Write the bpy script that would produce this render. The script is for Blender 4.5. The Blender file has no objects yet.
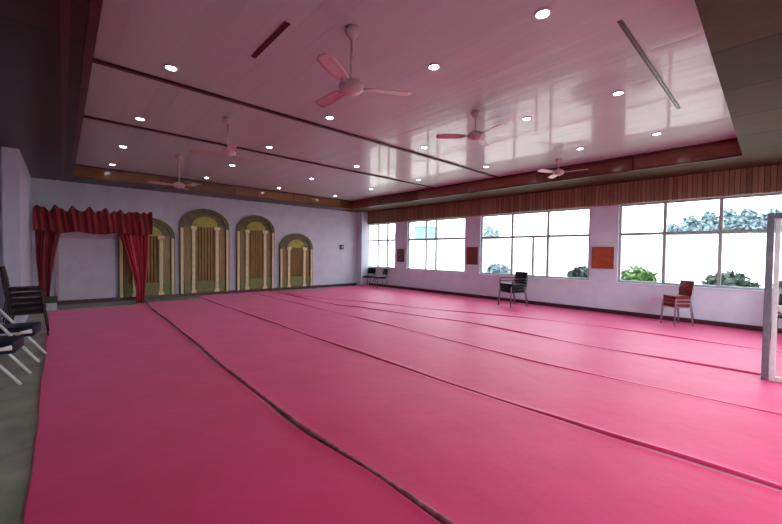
import bpy, bmesh, math, random
from mathutils import Vector, Matrix
random.seed(7)
PI = math.pi
S = bpy.context.scene
COL = S.collection

# ------------------------------------------------------------------ helpers
class MB:
    """collects shapes into one bmesh, build() links them as ONE mesh object"""
    def __init__(s): s.bm = bmesh.new()
    def box(s, a, b, m=None, bev=0.0):
        t = bmesh.new()
        bmesh.ops.create_cube(t, size=1)
        sx, sy, sz = (b[i]-a[i] for i in range(3))
        for v in t.verts:
            v.co = Vector((a[0]+(v.co.x+.5)*sx, a[1]+(v.co.y+.5)*sy, a[2]+(v.co.z+.5)*sz))
        if bev: bmesh.ops.bevel(t, geom=t.edges[:], offset=bev, segments=2, affect='EDGES', profile=.6)
        s._add(t, m); return s
    def _add(s, t, m=None):
        if m is not None: bmesh.ops.transform(t, matrix=m, verts=t.verts)
        me = bpy.data.meshes.new('tmp'); t.to_mesh(me); t.free()
        s.bm.from_mesh(me); bpy.data.meshes.remove(me)
    def tube(s, pts, r, n=8, cap=True):
        pts = [Vector(p) for p in pts]; rings = []
        rr = r if isinstance(r, (list, tuple)) else [r]*len(pts)
        t0 = (pts[1]-pts[0]).normalized()
        up = Vector((0, 0, 1)) if abs(t0.z) < .9 else Vector((1, 0, 0))
        for i, p in enumerate(pts):
            if i == 0: t = pts[1]-pts[0]
            elif i == len(pts)-1: t = pts[-1]-pts[-2]
            else: t = (pts[i+1]-p).normalized()+(p-pts[i-1]).normalized()
            t.normalize(); a = up.cross(t).normalized(); b = t.cross(a)
            rings.append([s.bm.verts.new(p+rr[i]*(math.cos(2*PI*k/n)*a+math.sin(2*PI*k/n)*b)) for k in range(n)])
        for i in range(len(rings)-1):
            for k in range(n):
                s.bm.faces.new((rings[i][k], rings[i][(k+1) % n], rings[i+1][(k+1) % n], rings[i+1][k]))
        if cap: s.bm.faces.new(rings[0][::-1]); s.bm.faces.new(rings[-1])
        return s
    def lathe(s, prof, n=24, c=(0, 0, 0)):
        rings = []
        for r, z in prof:
            rings.append([s.bm.verts.new((c[0]+max(r, 1e-4)*math.cos(2*PI*k/n), c[1]+max(r, 1e-4)*math.sin(2*PI*k/n), c[2]+z)) for k in range(n)])
        for i in range(len(rings)-1):
            for k in range(n):
                s.bm.faces.new((rings[i][k], rings[i][(k+1) % n], rings[i+1][(k+1) % n], rings[i+1][k]))
        s.bm.faces.new(rings[0][::-1]); s.bm.faces.new(rings[-1]); return s
    def prism_xz(s, outline, y0, y1):
        a = [s.bm.verts.new((x, y0, z)) for x, z in outline]
        b = [s.bm.verts.new((x, y1, z)) for x, z in outline]
        s.bm.faces.new(a); s.bm.faces.new(b[::-1]); n = len(a)
        for i in range(n): s.bm.faces.new((a[i], b[i], b[(i+1) % n], a[(i+1) % n]))
        return s
    def band_xz(s, out, inn, y0, y1):
        """open band between two polylines of equal length, given depth"""
        n = len(out)
        V = [[s.bm.verts.new((x, y, z)) for x, z in L] for L in (out, inn) for y in (y0, y1)]
        oa, ob, ia, ib = V
        for i in range(n-1):
            s.bm.faces.new((oa[i], oa[i+1], ia[i+1], ia[i])); s.bm.faces.new((ob[i+1], ob[i], ib[i], ib[i+1]))
            s.bm.faces.new((oa[i+1], oa[i], ob[i], ob[i+1])); s.bm.faces.new((ia[i], ia[i+1], ib[i+1], ib[i]))
        s.bm.faces.new((oa[0], ia[0], ib[0], ob[0])); s.bm.faces.new((ia[-1], oa[-1], ob[-1], ib[-1]))
        return s
    def grid(s, f, nu, nv):
        V = [[s.bm.verts.new(f(i/nu, j/nv)) for j in range(nv+1)] for i in range(nu+1)]
        for i in range(nu):
            for j in range(nv): s.bm.faces.new((V[i][j], V[i+1][j], V[i+1][j+1], V[i][j+1]))
        return s
    def build(s, name, mat, parent=None, smooth=False, solid=0.0):
        bmesh.ops.recalc_face_normals(s.bm, faces=s.bm.faces)
        me = bpy.data.meshes.new(name); s.bm.to_mesh(me); s.bm.free()
        me.materials.append(mat)
        if smooth:
            for p in me.polygons: p.use_smooth = True
        o = bpy.data.objects.new(name, me); COL.objects.link(o)
        if parent: o.parent = parent
        if solid:
            md = o.modifiers.new('solidify', 'SOLIDIFY'); md.thickness = solid; md.offset = 0
        return o

def tag(o, label=None, cat=None, group=None, kind=None):
    if label: o['label'] = label
    if cat: o['category'] = cat
    if group: o['group'] = group
    if kind: o['kind'] = kind
    return o
def empty(name, loc=(0, 0, 0), rz=0):
    o = bpy.data.objects.new(name, None); COL.objects.link(o)
    o.location = loc; o.rotation_euler = (0, 0, rz); o.empty_display_size = .1
    return o
def struct(o): o['kind'] = 'structure'; return o
def copy_tree(o, parent=None):
    c = o.copy(); COL.objects.link(c)
    if parent: c.parent = parent
    for ch in list(o.children): copy_tree(ch, c)
    return c

# ------------------------------------------------------------------ materials
def srgb(r, g, b):
    f = lambda c: (c/255/12.92) if c/255 <= .04045 else ((c/255+.055)/1.055)**2.4
    return (f(r), f(g), f(b), 1)
class NT:
    def __init__(s, name):
        s.m = bpy.data.materials.new(name); s.m.use_nodes = True
        s.t = s.m.node_tree; s.b = s.t.nodes['Principled BSDF']; s.o = s.t.nodes['Material Output']
    def n(s, typ, **kw):
        nd = s.t.nodes.new(typ)
        for k, v in kw.items(): setattr(nd, k, v)
        return nd
    def l(s, a, b): s.t.links.new(a, b)
    def math(s, op, a, b=None):
        nd = s.n('ShaderNodeMath', operation=op)
        for i, x in enumerate((a, b)):
            if x is None: continue
            if hasattr(x, 'is_output'): s.l(x, nd.inputs[i])
            else: nd.inputs[i].default_value = x
        return nd.outputs[0]
    def objco(s): return s.n('ShaderNodeTexCoord').outputs['Object']
    def sep(s, v):
        nd = s.n('ShaderNodeSeparateXYZ'); s.l(v, nd.inputs[0]); return nd.outputs
    def comb(s, x, y, z):
        nd = s.n('ShaderNodeCombineXYZ')
        for i, a in enumerate((x, y, z)):
            if hasattr(a, 'is_output'): s.l(a, nd.inputs[i])
            else: nd.inputs[i].default_value = a
        return nd.outputs[0]
    def noise(s, v, scale, detail=3, rough=.55):
        nd = s.n('ShaderNodeTexNoise'); s.l(v, nd.inputs['Vector'])
        nd.inputs['Scale'].default_value = scale; nd.inputs['Detail'].default_value = detail; nd.inputs['Roughness'].default_value = rough
        return nd.outputs['Fac']
    def ramp(s, f, stops):
        nd = s.n('ShaderNodeValToRGB'); e = nd.color_ramp.elements
        while len(e) < len(stops): e.new(.5)
        for i, (p, c) in enumerate(stops): e[i].position = p; e[i].color = c
        s.l(f, nd.inputs[0]); return nd.outputs[0]
    def bump(s, h, strength, dist):
        nd = s.n('ShaderNodeBump'); nd.inputs['Strength'].default_value = strength; nd.inputs['Distance'].default_value = dist
        s.l(h, nd.inputs['Height']); s.l(nd.outputs[0], s.b.inputs['Normal'])
    def set(s, **kw):
        for k, v in kw.items(): s.b.inputs[k.replace('_', ' ')].default_value = v
        return s

def speckled(name, c1, c2, scale=8, rough=.6, bump=.15, dist=.01, metal=0, spec=.5, stretch=(1, 1, 1)):
    t = NT(name); co = t.objco()
    mp = t.n('ShaderNodeMapping'); t.l(co, mp.inputs[0]); mp.inputs['Scale'].default_value = stretch
    f = t.noise(mp.outputs[0], scale)
    t.l(t.ramp(f, [(.3, c1), (.7, c2)]), t.b.inputs['Base Color'])
    t.set(Roughness=rough, Metallic=metal, Specular_IOR_Level=spec)
    if bump: t.bump(f, bump, dist)
    return t.m

def m_ceiling():
    t = NT('pink_gloss_panels'); co = t.objco(); x, y, z = t.sep(co)
    u = t.math('MULTIPLY', x, 1/.25); k = t.math('FLOOR', u); fr = t.math('FRACT', u)
    wn = t.n('ShaderNodeTexWhiteNoise', noise_dimensions='1D'); t.l(k, wn.inputs['W'])
    tilt = t.math('MULTIPLY', t.math('SUBTRACT', wn.outputs['Value'], .5), fr)
    mp = t.n('ShaderNodeMapping'); t.l(co, mp.inputs[0]); mp.inputs['Scale'].default_value = (2.2, .35, 1)
    nz = t.noise(mp.outputs[0], 1.6, 2)
    groove = t.math('LESS_THAN', fr, .03)
    h = t.math('ADD', t.math('MULTIPLY', tilt, .006), t.math('MULTIPLY', nz, .010))
    h = t.math('SUBTRACT', h, t.math('MULTIPLY', groove, .0015))
    nd = t.n('ShaderNodeBump'); nd.inputs['Strength'].default_value = 1; nd.inputs['Distance'].default_value = 1
    t.l(h, nd.inputs['Height']); t.l(nd.outputs[0], t.b.inputs['Normal'])
    n2 = t.n('ShaderNodeBump'); n2.inputs['Strength'].default_value = .28; n2.inputs['Distance'].default_value = 1
    t.l(h, n2.inputs['Height']); t.l(n2.outputs[0], t.b.inputs['Coat Normal'])
    v = t.math('ADD', t.math('MULTIPLY', wn.outputs['Value'], .5), t.math('MULTIPLY', nz, .5))
    t.l(t.ramp(v, [(.1, srgb(186, 202, 202)), (.9, srgb(198, 213, 213))]), t.b.inputs['Base Color'])
    t.set(Roughness=.35, Specular_IOR_Level=.2, Coat_Weight=.34, Coat_Roughness=.07)
    return t.m

def m_wood(name, c1, c2, plank, axis, rough=.3, stretch=(1, 1, 1), gap=.03, spec=.5):
    """plank = board width along `axis` (0,1,2)"""
    t = NT(name); co = t.objco(); s3 = t.sep(co)
    u = t.math('MULTIPLY', s3[axis], 1/plank); k = t.math('FLOOR', u); fr = t.math('FRACT', u)
    wn = t.n('ShaderNodeTexWhiteNoise', noise_dimensions='1D'); t.l(k, wn.inputs['W'])
    mp = t.n('ShaderNodeMapping'); t.l(co, mp.inputs[0]); mp.inputs['Scale'].default_value = stretch
    g = t.noise(mp.outputs[0], 6, 6, .65)
    f = t.math('ADD', t.math('MULTIPLY', g, .7), t.math('MULTIPLY', wn.outputs['Value'], .3))
    gr = t.math('LESS_THAN', fr, gap)
    mx = t.n('ShaderNodeMix', data_type='RGBA'); t.l(gr, mx.inputs['Factor'])
    t.l(t.ramp(f, [(.3, c1), (.75, c2)]), mx.inputs['A']); mx.inputs['B'].default_value = (c1[0]*.25, c1[1]*.25, c1[2]*.25, 1)
    t.l(mx.outputs['Result'], t.b.inputs['Base Color'])
    t.bump(t.math('SUBTRACT', t.math('MULTIPLY', g, .2), gr), .5, .004)
    t.set(Roughness=rough, Specular_IOR_Level=spec)
    return t.m

def m_carpet(name, c1, c2):
    t = NT(name); co = t.objco()
    f = t.noise(co, 1.4, 5, .6); fine = t.noise(co, 160, 2)
    fib = t.math('ADD', t.math('MULTIPLY', f, .75), t.math('MULTIPLY', fine, .25))
    t.l(t.ramp(fib, [(.3, c1), (.72, c2)]), t.b.inputs['Base Color'])
    h = t.math('ADD', t.math('MULTIPLY', fine, .12), t.noise(co, 3.5, 3))
    t.bump(h, .5, .012)
    t.set(Roughness=.5, Specular_IOR_Level=.5, Sheen_Weight=.3, Sheen_Roughness=.45)
    t.b.inputs['Sheen Tint'].default_value = (1, .5, .82, 1)
    return t.m

def m_glass():
    t = NT('window_glass'); t.t.nodes.remove(t.b)
    lw = t.n('ShaderNodeLayerWeight'); lw.inputs['Blend'].default_value = .5
    fr = t.n('ShaderNodeMath', operation='MULTIPLY_ADD'); t.l(t.math('POWER', lw.outputs['Facing'], 5.0), fr.inputs[0]); fr.inputs[1].default_value = .93; fr.inputs[2].default_value = .04
    tr = t.n('ShaderNodeBsdfTransparent'); tr.inputs[0].default_value = (.97, .985, .98, 1)
    gl = t.n('ShaderNodeBsdfGlossy'); gl.inputs['Roughness'].default_value = .02
    mx = t.n('ShaderNodeMixShader'); t.l(fr.outputs[0], mx.inputs[0]); t.l(tr.outputs[0], mx.inputs[1]); t.l(gl.outputs[0], mx.inputs[2])
    t.l(mx.outputs[0], t.o.inputs['Surface']); return t.m

def m_emit(name, col, st):
    t = NT(name); t.t.nodes.remove(t.b); e = t.n('ShaderNodeEmission')
    e.inputs[0].default_value = col; e.inputs[1].default_value = st; t.l(e.outputs[0], t.o.inputs['Surface']); return t.m

def m_cloth(name, c1, c2, rough=.5, sheen=.3):
    t = NT(name); co = t.objco(); f = t.noise(co, 5, 4); fine = t.noise(co, 120, 1)
    t.l(t.ramp(f, [(.3, c1), (.7, c2)]), t.b.inputs['Base Color']); t.bump(fine, .15, .002)
    t.set(Roughness=rough, Sheen_Weight=sheen, Specular_IOR_Level=.5 if sheen > .06 else .22); return t.m

M = dict(
    wall=speckled('wall_paint', srgb(190, 190, 208), srgb(202, 202, 218), 3, .7, .08, .004),
    wallr=speckled('window_wall_paint', srgb(212, 220, 240), srgb(222, 230, 246), 3, .6, .08, .004),
    floor=speckled('green_stone_floor', srgb(122, 136, 116), srgb(172, 178, 160), 2.6, .35, .05, .004),
    ceiling=m_ceiling(),
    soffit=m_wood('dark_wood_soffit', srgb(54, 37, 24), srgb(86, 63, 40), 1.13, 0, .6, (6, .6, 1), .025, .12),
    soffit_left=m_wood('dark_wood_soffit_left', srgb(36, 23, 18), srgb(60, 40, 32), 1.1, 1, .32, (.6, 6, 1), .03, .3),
    fascia=m_wood('glossy_brown_fascia', srgb(92, 46, 36), srgb(150, 92, 66), 2.2, 1, .2, (1, .5, 8), .01),
    fascia_b=m_wood('glossy_brown_fascia_back', srgb(96, 58, 34), srgb(150, 104, 60), 2.2, 0, .14, (.5, 1, 8), .01),
    bead=speckled('dark_red_moulding', srgb(60, 22, 22), srgb(80, 32, 30), 6, .3, .05, .003),
    valance=m_wood('brown_slat_valance', srgb(120, 92, 68), srgb(176, 146, 112), .09, 1, .45, (1, 8, .8), .12),
    strip=speckled('dark_ceiling_strip', srgb(58, 16, 24), srgb(74, 24, 32), 5, .4, .05, .003),
    skirting=speckled('maroon_skirting', srgb(66, 22, 34), srgb(86, 30, 44), 6, .4, .05, .003),
    alu=speckled('grey_window_metal', srgb(160, 168, 170), srgb(182, 190, 190), 10, .45, .03, .002, metal=.2),
    glass=m_glass(),
    carpet=m_carpet('pink_felt_carpet', srgb(212, 28, 94), srgb(230, 44, 118)),
    carpet_back=speckled('grey_carpet_underside', srgb(132, 66, 84), srgb(196, 132, 148), 14, .8, .3, .01),
    white=speckled('white_enamel', srgb(206, 200, 200), srgb(224, 218, 218), 12, .35, .03, .002),
    fanw=speckled('pale_fan_enamel', srgb(196, 170, 172), srgb(214, 190, 192), 12, .35, .03, .002),
    lamp=m_emit('downlight_lens', (1, .96, .97, 1), 60),
    navy=m_cloth('navy_vinyl', srgb(20, 22, 44), srgb(28, 32, 56), .45, 0),
    black=m_cloth('black_vinyl', srgb(12, 14, 22), srgb(20, 26, 34), .45, 0),
    redv=m_cloth('red_brown_vinyl', srgb(104, 30, 28), srgb(128, 42, 38), .5, .05),
    darkseat=m_cloth('dark_maroon_seat', srgb(36, 18, 20), srgb(54, 28, 30), .5, 0),
    steel=speckled('grey_steel_tube', srgb(120, 124, 136), srgb(150, 154, 166), 14, .35, .03, .002, metal=.5),
    dsteel=speckled('dark_steel_tube', srgb(44, 42, 46), srgb(64, 60, 62), 14, .4, .03, .002, metal=.4),
    whitetube=speckled('white_steel_tube', srgb(206, 206, 204), srgb(226, 226, 222), 14, .35, .03, .002),
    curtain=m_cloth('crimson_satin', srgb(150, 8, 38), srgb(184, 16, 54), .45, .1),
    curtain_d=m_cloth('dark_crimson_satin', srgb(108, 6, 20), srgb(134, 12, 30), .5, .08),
    gold=speckled('dull_gold_cloth', srgb(104, 78, 34), srgb(142, 110, 54), 4, .4, .2, .01, metal=.15, stretch=(8, 1, .6)),
    bronze=speckled('bronze_moulding', srgb(58, 44, 22), srgb(94, 76, 36), 9, .4, .3, .012, metal=.25),
    olive=speckled('olive_gold_fan', srgb(122, 110, 30), srgb(164, 150, 56), 7, .4, .2, .01, metal=.2),
    cream=speckled('cream_plaster', srgb(198, 184, 140), srgb(218, 206, 166), 8, .5, .1, .005),
    green=speckled('olive_green_band', srgb(92, 98, 44), srgb(118, 118, 60), 6, .5, .15, .01, stretch=(6, 1, 1)),
    screen=speckled('white_board', srgb(188, 176, 196), srgb(204, 192, 210), 3, .45, .03, .002),  # white lowered to carry the shade behind the curtains
    screen_f=speckled('pale_pink_board_edge', srgb(176, 140, 158), srgb(190, 156, 172), 5, .5, .03, .002),
    frame_d=speckled('dull_grey_metal', srgb(104, 104, 112), srgb(126, 126, 134), 10, .4, .03, .002, metal=.3),
    brick=speckled('orange_brown_board', srgb(156, 72, 40), srgb(178, 90, 54), 8, .55, .1, .004),
    brick2=speckled('dark_red_board', srgb(104, 48, 46), srgb(126, 62, 58), 8, .55, .1, .004),
    brown=speckled('brown_board', srgb(92, 70, 62), srgb(116, 92, 82), 8, .55, .1, .004),
    dark=speckled('dark_plastic', srgb(34, 34, 38), srgb(52, 52, 56), 12, .45, .05, .003),
    # outdoors
    yard=speckled('pale_yard', srgb(206, 202, 192), srgb(228, 224, 216), .6, .9, .1, .02),
    dim_ground=speckled('dim_bounce_ground', srgb(84, 88, 84), srgb(112, 116, 108), 1.5, .9, .1, .02),
    ywall=speckled('white_compound_wall', srgb(232, 230, 224), srgb(244, 242, 238), 1, .8, .1, .01),
    house=speckled('pale_house_render', srgb(186, 196, 206), srgb(202, 210, 218), .8, .8, .05, .01),
    roofm=speckled('teal_roof_sheet', srgb(96, 134, 140), srgb(116, 154, 158), 1.2, .6, .05, .01),
    hazy=speckled('haze_tinted_leaves', srgb(112, 136, 146), srgb(150, 168, 174), 3, .8, 0, .01),  # distance haze is mixed into the leaf colour
    leaf=speckled('green_leaves', srgb(54, 96, 44), srgb(112, 146, 74), 5, .6, 0, .01),
    leaf_d=speckled('dark_green_leaves', srgb(38, 62, 52), srgb(74, 98, 82), 5, .6, 0, .01),
    bark=speckled('bark', srgb(74, 60, 48), srgb(98, 82, 66), 12, .9, .3, .02),
)

# ------------------------------------------------------------------ room shell
D, R, HC, HS = 13.8, 11.0, 3.85, 3.52
XL, YN, YB, XR = .2, .46, 12.75, 9.45            # edges of the raised pink ceiling
W0, N0 = -1.75, -1.35                             # left and near walls
ZS, ZT, ZM = .88, 2.97, 2.17                      # sill, head and transom heights

struct(MB().box((W0-.2, N0-.2, -.15), (R+.25, D+.2, 0)).build('floor', M['floor']))
b = MB().box((W0-.2, D, 0), (R+.25, D+.2, HC+.1)); b.box((10.52, 13.42, 0), (R, D, HS))
struct(b.build('wall_back', M['wall']))
b = MB().box((W0-.2, N0-.2, 0), (W0, D, HC+.1))
b.box((W0, 10.3, 0), (-.80, D, HS)); b.box((-.82, 10.02, 0), (-.585, D, HS))
struct(b.build('wall_left', M['wall']))
NX0, NX1, NZ = 1.6, 9.8, .3                       # glazed opening of the near wall
b = MB().box((W0, N0-.2, 0), (NX0, N0, HC+.1)); b.box((NX1, N0-.2, 0), (R, N0, HC+.1))
b.box((NX0, N0-.2, ZT), (NX1, N0, HC+.1)); b.box((NX0, N0-.2, 0), (NX1, N0, NZ))
struct(b.build('wall_near', M['wallr']))
WINS = [(13.69, 11.61, [12.86, 12.2]), (10.85, 7.83, [9.81, 9.28]), (7.18, 3.57, [5.98, 4.79]), (2.87, -.75, [1.88, .85, -.18])]
b = MB().box((R, N0-.2, 0), (R+.24, D, ZS)); b.box((R, N0-.2, ZT), (R+.24, D, HC+.1))
ys = [D]
for hi, lo, _ in WINS: ys += [hi, lo]
ys.append(N0-.2)
for i in range(0, len(ys), 2): b.box((R, ys[i+1], ZS), (R+.24, ys[i], ZT))
struct(b.build('wall_right', M['wallr']))

struct(MB().box((XL-.2, YN-.2, HC), (XR+.2, YB+.2, HC+.1)).build('ceiling', M['ceiling']))
# timber soffits around the raised ceiling; their inner faces are the fascias
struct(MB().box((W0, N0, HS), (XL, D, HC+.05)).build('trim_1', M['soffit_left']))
struct(MB().box((XL, N0, HS), (R, YN, HC+.05)).build('trim_2', M['soffit']))
struct(MB().box((XR, YN, HS), (R, D, HC+.05)).build('trim_3', M['soffit']))
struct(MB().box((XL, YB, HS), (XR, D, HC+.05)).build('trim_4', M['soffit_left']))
# glossy fascia boards
struct(MB().box((XR-.03, YN, HS), (XR, YB, HC-.03)).build('trim_5', M['fascia']))
struct(MB().box((XL, YB-.03, HS), (XR-.03, YB, HC-.03)).build('trim_6', M['fascia_b']))
# dark red cornice bead where the pink panels meet the fascia, and along the soffit lips
b = MB().box((XR-.07, YN, HC-.045), (XR-.001, YB, HC)); b.box((XL, YB-.07, HC-.045), (XR, YB-.001, HC))
b.box((XL-.02, YN, HS-.02), (XL+.05, YB, HS+.03)); b.box((XL-.19, YN, HS-.012), (XL-.13, YB, HS+.01))
b.box((XR-.045, YN, HS-.02), (XR+.02, YB, HS+.02)); b.box((XL, YB-.04, HS-.02), (XR, YB+.03, HS+.02))
struct(b.build('trim_7', M['bead']))
# slatted timber valance above the windows
struct(MB().box((R-.12, N0, ZT-.01), (R, D-.38, HS)).build('trim_8', M['valance']))
# dark strips across the pink ceiling
for i, y in enumerate((5.55, 7.99)):
    struct(MB().box((XL, y-.035, HC-.03), (XR-.07, y+.035, HC)).build('trim_%d' % (9+i), M['strip']))
struct(MB().box((-.585, D-.02, 0), (10.52, D, .11)).build('baseboard_back', M['skirting']))
struct(MB().box((R-.025, N0, 0), (R, 13.42, .12)).build('baseboard_right', M['skirting']))

# windows
for i, (hi, lo, muls) in enumerate(WINS):
    w = empty('window_%d' % (i+1), (R+.1, lo, ZS)); struct(w)
    W, H = hi-lo, ZT-ZS; f = .055
    fr = MB(); fr.box((-.04, 0, 0), (.04, f, H)); fr.box((-.04, W-f, 0), (.04, W, H)); fr.box((-.04, f, 0), (.04, W-f, f)); fr.box((-.04, f, H-f), (.04, W-f, H))
    fr.build('window_frame', M['alu'], w)
    zt = ZM-ZS
    MB().box((-.045, f, zt-.035), (.045, W-f, zt+.035)).build('transom', M['alu'], w)
    for y in muls:
        m = MB(); m.box((-.038, y-lo-.033, f), (.038, y-lo+.033, zt-.035)); m.box((-.038, y-lo-.033, zt+.035), (.038, y-lo+.033, H-f))
        m.build('mullion', M['alu'], w)
    if i == 2:
        MB().box((-.03, 5.26-lo-.03, f), (.03, 5.26-lo+.03, zt-.035)).build('sash_stile', M['alu'], w)
    edges = sorted([f]+[y-lo for y in muls]+[W-f])
    for a, c in zip(edges[:-1], edges[1:]):
        MB().box((-.004, a+.02, f), (.004, c-.02, zt-.03)).build('pane', M['glass'], w)
        MB().box((-.004, a+.02, zt+.03), (.004, c-.02, H-f)).build('pane', M['glass'], w)
    MB().box((-.13, -.04, -.035), (-.04, W+.04, -.001), bev=.006).build('window_sill', M['wallr'], w)

w = empty('window_5', (NX0, N0-.1, NZ)); struct(w)
W, H = NX1-NX0, ZT-NZ; f = .055
fr = MB(); fr.box((0, -.04, 0), (f, .04, H)); fr.box((W-f, -.04, 0), (W, .04, H)); fr.box((f, -.04, 0), (W-f, .04, f)); fr.box((f, -.04, H-f), (W-f, .04, H))
fr.build('window_frame', M['alu'], w)
pw = W/8
for k in range(8):
    if k: MB().box((k*pw-.03, -.038, f), (k*pw+.03, .038, H-f)).build('mullion', M['alu'], w)
    MB().box((k*pw+.04, -.004, f), (k*pw+pw-.04, .004, H-f)).build('pane', M['glass'], w)

# ------------------------------------------------------------------ ceiling fittings
GX = [1.01, 3.31, 5.67, 8.05]; GY = [1.53, 2.85, 5.12, 7.48, 9.76, 12.01]
COLN = ['leftmost', 'second from the left', 'third from the left', 'rightmost']
ROWN = ['of the row nearest the camera', 'of the second row from the camera', 'of the row before the nearer dark ceiling strip',
        'of the row between the two dark strips', 'of the row beyond the farther dark strip', 'of the row nearest the back wall']
proto = None
for j, y in enumerate(GY):
    for i, x in enumerate(GX):
        if j < 2 and i == 0: continue                 # outside the frame
        if proto is None:
            proto = empty('downlight')
            MB().lathe([(.056, -.002), (.056, -.010), (.062, -.016), (.078, -.010), (.082, -.001)], 28).build('trim_ring', M['white'], proto, True)
            MB().lathe([(.001, -.013), (.03, -.0125), (.05, -.011), (.0555, -.006), (.0555, -.002)], 28).build('lens', M['lamp'], proto, True)
            o = proto
        else: o = copy_tree(proto)
        o.location = (x, y, HC)
        c = COLN[i] if j > 1 else ['', 'left', 'middle', 'right'][i]
        tag(o, 'round lit downlight, %s %s' % (c, ROWN[j]), 'downlight', 'recessed downlights in the pink ceiling')
        li = bpy.data.lights.new('lamp', 'SPOT'); li.energy = 4.5; li.color = (1, .93, .93); li.spot_size = 2.6; li.spot_blend = .8; li.shadow_soft_size = .06
        lo = bpy.data.objects.new('lamp', li); COL.objects.link(lo); lo.location = (x, y, HC-.06)

def fan(loc, drop, rz, label, first=None):
    t = empty('ceiling_fan', loc, rz)
    MB().lathe([(.012, -.11), (.035, -.10), (.065, -.05), (.07, 0)], 20).build('canopy', M['fanw'], t, True)
    MB().tube([(0, 0, -.08), (0, 0, -drop+.05)], .013, 10).build('downrod', M['fanw'], t, True)
    MB().lathe([(.02, .07), (.05, .05), (.10, .03), (.125, .0), (.12, -.04), (.09, -.065), (.04, -.085), (.01, -.09)], 28, (0, 0, -drop)).build('motor_housing', M['fanw'], t, True)
    for k in range(3):
        a = 2*PI*k/3; rot = Matrix.Rotation(a, 4, 'Z') @ Matrix.Translation((0, 0, -drop-.02)) @ Matrix.Rotation(math.radians(11), 4, 'X')
        m = MB()
        def f(u, v):
            r = .16+u*.46; w = .052+.022*math.sin(u*PI*.8); e = 1 if u < .94 else (1-u)/.06*.5+.5
            return rot @ Vector((r, (v-.5)*2*w*e, .006*math.cos((v-.5)*PI)))
        m.grid(f, 14, 6)
        m.box((.10, -.018, -.004), (.21, .018, .004), rot)
        m.build('blade', M['fanw'], t, True, .006)
    return tag(t, label, 'ceiling fan', 'white ceiling fans')
fan((2.16, 2.95, HC), .57, math.radians(90), 'pale three-blade ceiling fan on a long rod, the nearest and largest')
fan((2.09, 6.37, HC), .57, math.radians(20), 'pale ceiling fan hanging between the two dark ceiling strips on the left')
fan((2.06, 9.66, HC), .70, math.radians(60), 'pale ceiling fan farthest back, hanging in front of the brown back fascia')
fan((4.85, 3.29, HC), .36, math.radians(15), 'pale ceiling fan on a short rod over the middle of the hall')
fan((8.60, 3.51, HC), .30, math.radians(40), 'pale ceiling fan close to the brown fascia above the windows')

def slot(a, b_, label, wd=.022):
    a = Vector(a); b_ = Vector(b_); L = (b_-a).length; d = (b_-a).normalized()
    t = empty('slot_vent', ((a+b_)/2).to_tuple(), math.atan2(d.y, d.x))
    fr = MB(); w = wd
    fr.box((-L/2, -w-.008, -.008), (L/2, -w, 0)); fr.box((-L/2, w, -.008), (L/2, w+.008, 0)); fr.box((-L/2-.01, -w-.008, -.008), (-L/2, w+.008, 0)); fr.box((L/2, -w-.008, -.008), (L/2+.01, w+.008, 0))
    fr.build('frame', M['strip'], t)
    MB().box((-L/2, -w, -.003), (L/2, w, 0)).build('slot', M['bead'], t)
    tag(t, label, 'vent')
slot((1.65, 4.16, HC), (1.65, 3.33, HC), 'short dark slot in the pink ceiling left of the nearest fan')
slot((3.95, 1.07, HC), (6.9, 1.05, HC), 'long thin dark slot in the pink ceiling near the wooden soffit on the right', .013)

# ------------------------------------------------------------------ carpets
def poly_at(pts, y):
    """x of a polyline (sorted far to near) at depth y"""
    if y >= pts[0][1]: return pts[0][0]
    for (x0, y0), (x1, y1) in zip(pts[:-1], pts[1:]):
        if y <= y0 and y >= y1:
            t = (y0-y)/(y0-y1); t = t*t*(3-2*t)*.3+t*.7
            return x0+(x1-x0)*t
    return pts[-1][0]
SE = [
    [(-.24, 13.0), (-.19, 5.6), (-.17, 2.9), (-.17, -1.2)],
    [(1.82, 12.6), (1.76, 11.59), (1.69, 8.0), (1.59, 4.96), (1.55, 2.85), (1.63, 1.83), (1.63, 1.3), (1.63, -1.2)],
    [(3.38, 13.7), (3.37, 12.42), (3.39, 6.83), (3.42, 3.68), (3.49, 1.12), (3.59, -.08), (3.64, -1.2)],
    [(5.3, 13.7), (5.24, 7), (5.21, 4.8), (5.09, 2.42), (5.29, -.1), (5.33, -1.2)],
    [(6.0, 13.7), (6.04, 8.7), (6.27, 8.04), (6.82, 4.71), (6.72, 2.19), (6.82, .69), (6.9, -1.2)],
    [(6.1, 13.7), (6.27, 11.55), (7.4, 7.6), (8.78, 2.88), (8.74, .9), (8.79, .06), (8.8, -1.2)],
    [(10.96, 13.4), (10.96, -1.2)],
]
FAR = [12.48, 12.80, 13.74, 13.74, 13.74, 13.3]
SLAB = .010
CL = ['pink carpet strip farthest left, beside the bare green-grey floor', 'pink carpet strip second from the left, beyond the thick folded seam',
      'pink carpet strip third from the left, across the middle of the hall', 'pink carpet strip fourth from the left, beyond the longest straight dark seam',
      'pink carpet strip fifth from the left, widening towards the viewer', 'pink carpet strip along the window wall under the chairs']
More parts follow.
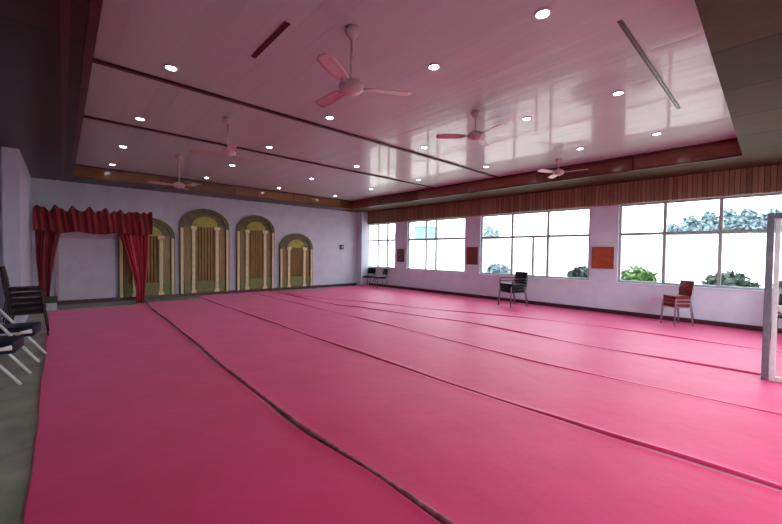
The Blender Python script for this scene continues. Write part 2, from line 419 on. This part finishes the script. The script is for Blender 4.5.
for i in range(6):
    L, Rr, yf = SE[i], SE[i+1], FAR[i]
    ny = 90; y1 = -1.2; gap = [0, .03, .07, .045, .07, .05][i]
    rnd = random.Random(i)
    ph = [rnd.random()*6 for _ in range(4)]
    b = MB()
    lift = [0, .012, .022, .016, .026, .022][i]
    def top(u, v):
        y = yf+(y1-yf)*v
        xl = poly_at(L, y)+gap/2; xr = poly_at(Rr, y)-.011
        xl += .008*math.sin(y*2.1+ph[0])+.004*math.sin(y*6.3+ph[1]); xr += .006*math.sin(y*2.6+ph[2])
        x = xl+(xr-xl)*u
        d = (x-xl); e = lift*math.exp(-(d/.05)**2)*(.6+.4*math.sin(y*1.7+ph[3])) if i else 0
        d2 = xr-x; e += .006*math.exp(-(d2/.05)**2)
        return Vector((x, y, SLAB+e+.0015*math.sin(x*7+y*3+ph[1])))
    us = [0, .008, .016, .024, .035, .05, .08, .2, .35, .5, .65, .8, .92, .955, .975, .99, 1]
    V = [[b.bm.verts.new(top(u, j/ny)) for j in range(ny+1)] for u in us]
    Vb = [[b.bm.verts.new((p[0].co.x if 0 else V[k][j].co.x, V[k][j].co.y, .0006)) for j in range(ny+1)] for k, p in ((0, V), (len(us)-1, V))]
    for a in range(len(us)-1):
        for j in range(ny): b.bm.faces.new((V[a][j], V[a+1][j], V[a+1][j+1], V[a][j+1]))
    for j in range(ny):
        b.bm.faces.new((V[0][j], V[0][j+1], Vb[0][j+1], Vb[0][j])); b.bm.faces.new((V[-1][j+1], V[-1][j], Vb[1][j], Vb[1][j+1]))
    b.bm.faces.new([V[a][0] for a in range(len(us))]+[Vb[1][0], Vb[0][0]])
    b.bm.faces.new([V[a][-1] for a in range(len(us))][::-1]+[Vb[0][-1], Vb[1][-1]])
    o = b.build('carpet_strip', M['carpet'], None, True)
    tag(o, CL[i], 'carpet', 'pink carpet strips laid side by side')
    if i == 1:      # its edge is turned up along the thick seam
        pts = []
        for k in range(70):
            y = 11.4+(-1.1-11.4)*k/69
            pts.append((poly_at(L, y)+.026+.008*math.sin(y*2.1+ph[0]), y, .018+.004*math.sin(y*3)))
        e = MB().tube(pts, [.015*(.55+.45*min(1, (69-0)*1.0*k/40)) if k < 40 else .015+.004*math.sin(k*.7) for k in range(70)], 8).build('folded_edge', M['carpet_back'], o, True)
        tag(e, 'greyish folded underside of the carpet edge')

# ------------------------------------------------------------------ chairs
def chair_proto(padm, tubem, arms=False, slats=False, legm=None, folding=False, pad=.045, r=.0115, low=.43):
    """stacking chair facing +x, origin on the floor under the seat centre"""
    t = empty('stacking_chair')
    MB().box((-.20, -.21, low), (.22, .21, .43+pad), bev=.018).build('seat', padm, t, True)
    if slats:
        b = MB()
        for k in range(3): b.box((-.262-.02*k, -.2, .60+.09*k), (-.242-.02*k, .2, .655+.09*k), bev=.008)
        b.build('backrest', padm, t, True)
    else:
        m = Matrix.Translation((-.255, 0, .72)) @ Matrix.Rotation(math.radians(-11), 4, 'Y')
        MB().box((-.02, -.205, -.13), (.02, .205, .14), m, .018).build('backrest', padm, t, True)
    for s in (-1, 1):
        lm = legm or tubem
        if folding:
            MB().tube([(.27, s*.225, .0), (.0, s*.225, .40), (-.24, s*.22, .76), (-.28, s*.2, .85)], r, 8).build('leg', lm, t, True)
            MB().tube([(-.28, s*.245, .0), (-.02, s*.245, .34), (.10, s*.235, .44), (.2, s*.21, .455)], r, 8).build('leg', lm, t, True)
        else:
            MB().tube([(.20, s*.20, .435), (.215, s*.205, .41), (.25, s*.225, .0)], r, 8).build('leg', lm, t, True)
            MB().tube([(-.18, s*.20, .435), (-.20, s*.205, .41), (-.27, s*.225, .0)], r, 8).build('leg', lm, t, True)
            MB().tube([(-.19, s*.195, .43), (-.225, s*.195, .47), (-.25, s*.195, .60), (-.29, s*.19, .84)], r, 8).build('back_post', tubem, t, True)
        if arms:
            MB().tube([(.20, s*.225, .42), (.20, s*.24, .64), (.17, s*.245, .66), (-.2, s*.24, .665), (-.265, s*.20, .66)], .014, 8).build('armrest', tubem, t, True)
    b = MB()
    b.tube([(.2, -.2, .427), (.2, .2, .427)], r); b.tube([(-.19, -.2, .427), (-.19, .2, .427)], r)
    b.tube([(.2, -.2, .427), (-.19, -.2, .427)], r); b.tube([(.2, .2, .427), (-.19, .2, .427)], r)
    b.build('seat_frame', tubem, t, True)
    return t
used = set()
def place(p, x, y, z, rz, label, group):
    o = p if p.name not in used else copy_tree(p)
    used.add(p.name)
    o.location = (x, y, z); o.rotation_euler = (0, 0, rz)
    return tag(o, label, 'chair', group)

CZ = SLAB+.004
p1 = chair_proto(M['navy'], M['whitetube'], folding=True, pad=.08, r=.018, low=.37)
place(p1, -.60, 6.22, 0, math.radians(-8), 'white-legged chair with navy seat, nearest the camera on the bare floor', 'chairs at the left edge')
place(p1, -.48, 7.25, 0, math.radians(-8), 'white-legged chair with navy seat, just behind the nearest white-legged chair', 'chairs at the left edge')
p2 = chair_proto(M['darkseat'], M['dsteel'])
PL = ['bottom chair', 'second chair from the bottom', 'middle chair', 'second chair from the top', 'top chair']
for k in range(5):
    place(p2, -.44-.012*k, 9.2, .105*k, 0, PL[k]+' of the dark maroon stack before the pale pier', 'dark maroon chairs stacked at left')
p3 = chair_proto(M['black'], M['dsteel'], arms=True, legm=M['steel'], pad=.085, r=.015)
p3.scale = (1.2, 1.25, 1.02)
NL = ['bottom chair', 'middle chair', 'top chair']
for k in range(3):
    place(p3, 10.12, 5.42, CZ+.085*k, math.radians(158), NL[k]+' of the black armchair stack under the three-bay window', 'black armchairs stacked by the windows')
p4 = chair_proto(M['redv'], M['steel'], pad=.085, r=.016)
p4.scale = (.84, .84, 1)
for k in range(3):
    place(p4, 10.42, 1.50, CZ+.085*k, math.radians(140), NL[k]+' of the red-brown chair stack under the window at right', 'red-brown chairs stacked by the windows')
p5 = chair_proto(M['black'], M['dsteel'], legm=M['steel'], pad=.07, r=.015)
place(p5, 10.42, 12.72, CZ, math.radians(200), 'black padded chair deepest in the far corner by the small window', 'black chairs in the far corner')
place(p5, 10.52, 12.05, CZ, math.radians(165), 'black padded chair second from the far corner, under the small window', 'black chairs in the far corner')
p6 = chair_proto(M['dark'], M['dsteel'])
place(p6, 10.3, -.25, CZ, math.radians(170), 'dark chair half seen behind the glazed metal frame at right', 'dark chairs behind the metal frame')

# ------------------------------------------------------------------ gold arches on the back wall
def arch_line(w, h, n=20, inset=0, rise=.8, base=0):
    hw = w/2-inset; rz = hw*rise; sp = h-inset-rz
    pts = [(hw, base)]
    pts += [(hw*math.cos(PI*k/n), sp+rz*math.sin(PI*k/n)) for k in range(n+1)]
    pts += [(-hw, base)]
    return pts
def arch(cx, w, h, label):
    t = empty('arched_backdrop', (cx, D, .11))
    H = h-.11
    MB().prism_xz(arch_line(w, H, inset=.02), -.05, -.002).build('back_panel', M['gold'], t)
    MB().band_xz(arch_line(w, H), arch_line(w, H, inset=.13), -.11, -.05).build('arch_moulding', M['bronze'], t)
    sp = H-.8*(w/2)                                   # springing height
    n = 18; hw = w/2-.13; rz = (w/2-.13)*.8
    fan_ = [(hw*math.cos(PI*k/n)*.98, sp+.02+rz*math.sin(PI*k/n)*.97) for k in range(n+1)]
    MB().prism_xz(fan_, -.075, -.05).build('fan_panel', M['bronze'], t)
    fan2 = [(hw*math.cos(PI*k/n)*.62, sp+.02+rz*math.sin(PI*k/n)*.66) for k in range(n+1)]
    MB().prism_xz(fan2, -.085, -.075).build('sunburst', M['olive'], t)
    for s in (-1, 1):
        x = s*w*.235
        b = MB(); b.box((x-.055, -.12, 0), (x+.055, -.05, sp-.03), bev=.012)
        b.box((x-.085, -.135, 0), (x+.085, -.05, .10), bev=.01); b.box((x-.10, -.14, sp-.10), (x+.10, -.05, sp+.02), bev=.015)
        b.build('pilaster', M['cream'], t)
        x = s*w*.455
        b = MB(); b.box((x-.04, -.13, 0), (x+.04, -.11, sp-.05), bev=.008); b.build('edge_strip', M['cream'], t)
    def drape(u, v):
        x = (u-.5)*w*.36; return Vector((x, -.075-.016*math.cos(u*2*PI*6), .34+(sp-.36)*v))
    MB().grid(drape, 60, 4).build('centre_drape', M['gold'], t, True)
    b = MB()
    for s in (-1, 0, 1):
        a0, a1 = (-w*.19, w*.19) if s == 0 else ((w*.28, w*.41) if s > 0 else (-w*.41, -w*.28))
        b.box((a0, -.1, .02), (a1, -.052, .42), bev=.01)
    b.build('lower_panel', M['green'], t)  # olive-green band across the foot of the arch
    tag(t, label, 'arch', 'gold arches on the back wall')
arch(2.04, 1.52, 2.64, 'low gold arch partly hidden by the right red curtain')
arch(3.74, 1.62, 3.06, 'tallest gold arch, second from the red curtains')
arch(5.55, 1.48, 2.98, 'tall gold arch third from the red curtains')
arch(7.28, 1.52, 2.36, 'low gold arch at the right end of the row')

# white board behind the curtains
t = empty('white_board', (.56, D, .12))
MB().box((-.66, -.05, 0), (.66, -.002, 1.9), bev=.006).build('panel', M['screen'], t)
b = MB(); b.box((-.70, -.07, 1.78), (.70, -.05, 1.93), bev=.004); b.box((-.70, -.07, 0), (-.62, -.05, 1.78), bev=.004)
tag(b.build('edging', M['screen_f'], t), 'pale pink border')
tag(t, 'large white board on the back wall framed by red curtains', 'board')

# red curtain entrance
PY = 12.95
t = empty('curtain_stand', (.75, PY, 0))
for s in (-1, 1):
    b = MB().box((s*1.08-.025, -.02, .0), (s*1.08+.025, .03, 2.5)); b.box((s*1.08-.09, -.1, 0), (s*1.08+.09, .12, .015)); b.build('post', M['dsteel'], t)
MB().box((-1.15, -.02, 2.5), (1.15, .03, 2.55)).build('crossbar', M['dsteel'], t)
tag(t, 'plain metal stand carrying the red curtains and their valance', 'curtain stand')
def lerp_tab(tab, v):
    for (a, x), (c, y) in zip(tab[:-1], tab[1:]):
        if v <= c: return x+(y-x)*(v-a)/(c-a)
    return tab[-1][1]
def curtain(lt, rt, z0, z1, folds, mat, label):
    def f(u, v):
        z = z1+(z0-z1)*v; xl = lerp_tab(lt, v); xr = lerp_tab(rt, v)
        wd = xr-xl; amp = .045*(.6+.4*math.sin(u*9+1))
        return Vector((xl+wd*u+.012*math.sin(u*31+v*3), PY-.09+amp*math.sin(u*2*PI*folds+.6*math.sin(v*4))+.02*math.sin(v*5+u*4), z))
    o = MB().grid(f, 110, 36).build('curtain', mat, None, True, .006)
    return tag(o, label, 'curtain', 'red curtains at the entrance stand')
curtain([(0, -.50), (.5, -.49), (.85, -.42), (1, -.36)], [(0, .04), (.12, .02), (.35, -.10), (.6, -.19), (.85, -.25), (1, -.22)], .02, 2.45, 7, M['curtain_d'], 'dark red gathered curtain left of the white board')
curtain([(0, 1.18), (.2, 1.24), (.45, 1.40), (.65, 1.52), (.85, 1.62), (1, 1.62)], [(0, 1.97), (.4, 1.93), (.75, 1.84), (1, 1.80)], .02, 2.45, 8, M['curtain'], 'bright crimson gathered curtain right of the white board')
def val(u, v):
    x = -.52+2.52*u
    ruff = .07*abs(math.sin(u*PI*8.3))+.04*math.sin(u*47)+.03*math.sin(u*91)
    ztop = 2.60+.04*u+ruff; zb = 2.06-.05*abs(math.sin(u*PI*3))
    e = .05*math.sin(u*2*PI*17+2.5*v)*(.5+.5*v)+.035*math.sin(u*2*PI*7)+.06*math.sin(v*PI)
    return Vector((x, PY-.25-e, zb+(ztop-zb)*v))
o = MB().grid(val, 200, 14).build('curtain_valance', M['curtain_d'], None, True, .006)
tag(o, 'ruffled dark red valance swagged across the top of the curtain stand', 'valance')

t = empty('equipment_box', (-.2, 12.64, 0))
MB().box((-.1, -.12, .0), (.1, .12, .2), bev=.012).build('body', M['alu'], t)
MB().box((-.11, -.13, .2), (.11, .13, .36), bev=.012).build('upper_case', M['dark'], t)
tag(t, 'small dark box on a pale base at the foot of the left red curtain', 'box')

# boards on the window piers, switch box
def board(y0, y1, z0, z1, mat, label):
    t = empty('wall_board', (R, (y0+y1)/2, z0)); h = z1-z0; w = (y1-y0)/2
    MB().box((-.03, -w, 0), (-.001, w, h), bev=.006).build('panel', mat, t)
    b = MB(); b.box((-.036, -w, 0), (-.03, -w+.02, h)); b.box((-.036, w-.02, 0), (-.03, w, h)); b.box((-.036, -w+.02, 0), (-.03, w-.02, .02)); b.box((-.036, -w+.02, h-.02), (-.03, w-.02, h))
    b.build('rim', M['brown'], t)
    tag(t, label, 'wall board', 'boards on the window piers')
board(2.96, 3.50, 1.23, 1.83, M['brick'], 'orange-brown square board on the widest white pier between the windows')
board(7.26, 7.72, 1.2, 1.84, M['brick2'], 'dark red board on the pier left of the three-bay window')
board(11.0, 11.42, 1.2, 1.76, M['brown'], 'dull brown board on the pier nearest the far corner')
t = empty('switch_box', (9.62, D, 1.72))
MB().box((-.09, -.06, 0), (.09, -.001, .22), bev=.008).build('case', M['dark'], t)
MB().box((-.03, -.07, .09), (.03, -.06, .14), bev=.003).build('lever', M['white'], t)
tag(t, 'small dark switch box on the back wall near the far corner', 'switch box')

# ------------------------------------------------------------------ glazed metal frame at right
t = empty('glazed_frame', (6.70, .075, SLAB+.004))
FH = 2.15
b = MB().box((-.05, -.07, 0), (.05, .0, FH), bev=.006); b.build('post', M['frame_d'], t)
MB().box((-.03, -.125, .0), (.03, -.075, FH-.07), bev=.006).build('door_stile', M['white'], t)
b = MB().box((-.05, -1.15, 0), (.05, -1.08, FH), bev=.006); b.build('post', M['alu'], t)
MB().box((-.05, -1.08, FH-.07), (.05, -.07, FH), bev=.006).build('top_rail', M['frame_d'], t)
MB().box((-.03, -1.08, .90), (.03, -.125, .97), bev=.006).build('middle_rail', M['white'], t)
MB().box((-.03, -1.08, .0), (.03, -.125, .06), bev=.006).build('bottom_rail', M['white'], t)
MB().box((-.004, -1.08, .97), (.004, -.125, FH-.07)).build('pane', M['glass'], t)
MB().box((-.004, -1.08, .06), (.004, -.125, .90)).build('pane', M['glass'], t)
tag(t, 'tall glazed aluminium door frame standing on the carpet at the right edge', 'door frame')

# ------------------------------------------------------------------ outdoors
struct(MB().box((R+.24, N0-.2, -.4), (70, 60, -.2)).build('ground', M['yard']))
struct(MB().box((-30, -40, -.4), (70, N0-.2, -.2)).build('ground', M['dim_ground']))  # unseen ground behind the camera, made dark so less light bounces to the ceiling
struct(MB().box((22, -30, -.2), (22.25, 50, 2.62)).build('wall_outside', M['ywall']))
def leaves(c, rad, n, size, seed):
    rnd = random.Random(seed); b = MB()
    for _ in range(n):
        while True:
            p = Vector((rnd.uniform(-1, 1), rnd.uniform(-1, 1), rnd.uniform(-1, 1)))
            if .25 < p.length < 1: break
        p = Vector((c[0]+p.x*rad[0], c[1]+p.y*rad[1], c[2]+p.z*rad[2]))
        m = Matrix.Translation(p) @ Matrix.Rotation(rnd.random()*6.3, 4, 'Z') @ Matrix.Rotation(rnd.uniform(-1.2, 1.2), 4, 'X') @ Matrix.Rotation(rnd.uniform(-1, 1), 4, 'Y')
        s = size*rnd.uniform(.6, 1.3)
        vs = [b.bm.verts.new(m @ Vector(q)) for q in ((-s*.35, 0, 0), (0, -s*.5, s*.08), (s*.35, 0, 0), (0, s*.9, -s*.1))]
        b.bm.faces.new(vs)
    return b
def tree(x, y, h, rad, label, seed, mat, n=900):
    t = empty('tree', (x, y, -.2))
    leaves((0, 0, h*.70), (rad, rad, h*.30), n, .26, seed).build('crown', mat, t)
    MB().tube([(0, 0, 0), (.06, .05, h*.35), (0, 0, h*.62)], [.17, .13, .07], 8).build('trunk', M['bark'], t, True)
    tag(t, label, 'tree', 'trees beyond the white outdoor wall')
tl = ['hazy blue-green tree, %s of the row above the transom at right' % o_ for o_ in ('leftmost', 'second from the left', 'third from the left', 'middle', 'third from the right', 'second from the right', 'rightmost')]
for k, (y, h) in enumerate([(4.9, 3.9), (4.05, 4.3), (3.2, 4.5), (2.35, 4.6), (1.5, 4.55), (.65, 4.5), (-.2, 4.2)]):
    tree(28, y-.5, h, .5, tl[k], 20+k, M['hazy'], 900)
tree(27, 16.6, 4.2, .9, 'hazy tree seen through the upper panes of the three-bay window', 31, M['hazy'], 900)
t = empty('outbuilding', (30, 27.0, -.2))
MB().box((-2, -3.2, 0), (2, 3.2, 3.9)).build('wall', M['house'], t)
MB().prism_xz([(-2.3, 3.9), (2.3, 3.9), (0, 4.6)], -3.4, 3.4).build('roof', M['house'], t)
for y in (-2.2, 0, 2.2):
    MB().box((-2.04, y-.4, 3.0), (-2.0, y+.4, 3.7)).build('window', M['alu'], t)
tag(t, 'pale grey-blue building beyond the outdoor wall seen through the second window', 'building')
t = empty('shed', (25.5, 22.6, -.2))
MB().box((-.8, -.8, 0), (.8, .8, 4.2)).build('wall', M['roofm'], t)
MB().box((-1, -.95, 4.2), (1, .95, 4.32)).build('roof', M['roofm'], t)
tag(t, 'teal shed beyond the outdoor wall at the left of the second window', 'shed')
def shrub(x, y, r, h, mat, label, seed):
    t = empty('shrub', (x, y, -.2))
    leaves((0, 0, h-r*.9), (r, r*1.2, r*.9), 420, .17, seed).build('foliage', mat, t)
    b = MB()
    for k in range(4):
        a = k*1.6; b.tube([(0, 0, 0), (.1*math.cos(a), .1*math.sin(a), h*.4), (.3*r*math.cos(a), .3*r*math.sin(a), h-r*.7)], .018, 6)
    b.build('stem', M['bark'], t, True)
    tag(t, label, 'shrub', 'shrubs outside the windows')
shrub(12.4, 2.75, .42, 1.46, M['leaf'], 'bright green shrub outside the left pane of the window at right', 41)
shrub(12.5, .75, .42, 1.42, M['leaf_d'], 'dark green shrub outside the window at right, near the metal frame', 42)
shrub(12.5, -.5, .42, 1.36, M['leaf_d'], 'dark shrub seen through the glazed metal frame', 43)
shrub(12.4, 4.25, .36, 1.40, M['leaf_d'], 'dark green shrub at the right end of the three-bay window', 44)
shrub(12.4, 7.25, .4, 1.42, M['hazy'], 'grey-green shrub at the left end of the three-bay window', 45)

# ------------------------------------------------------------------ light, world, camera
w = bpy.data.worlds.new('sky'); S.world = w; w.use_nodes = True
nt = w.node_tree; bg = nt.nodes['Background']
bg.inputs[0].default_value = (.90, .96, 1.0, 1); bg.inputs[1].default_value = 6.4

cam = bpy.data.cameras.new('camera'); co = bpy.data.objects.new('camera', cam); COL.objects.link(co)
cam.sensor_fit = 'HORIZONTAL'; cam.sensor_width = 36; cam.lens = 36*355.2336/782; cam.clip_start = .05; cam.clip_end = 300
yaw, pitch, roll = .7479, -.0264, .0124
F = Vector((math.sin(yaw)*math.cos(pitch), math.cos(yaw)*math.cos(pitch), math.sin(pitch)))
r0 = Vector((math.cos(yaw), -math.sin(yaw), 0)); u0 = r0.cross(F)
rr = math.cos(roll)*r0+math.sin(roll)*u0; uu = -math.sin(roll)*r0+math.cos(roll)*u0
m = Matrix((rr, uu, -F)).transposed().to_4x4(); m.translation = Vector((0, 0, 1.6)); co.matrix_world = m
S.camera = co
S.view_settings.view_transform = 'Standard'; S.view_settings.look = 'None'
S.view_settings.exposure = 0; S.view_settings.gamma = 1
S.cycles.use_denoising = True
S.cycles.max_bounces = 10; S.cycles.diffuse_bounces = 6; S.cycles.glossy_bounces = 4; S.cycles.transparent_max_bounces = 12
S.cycles.sample_clamp_indirect = 6
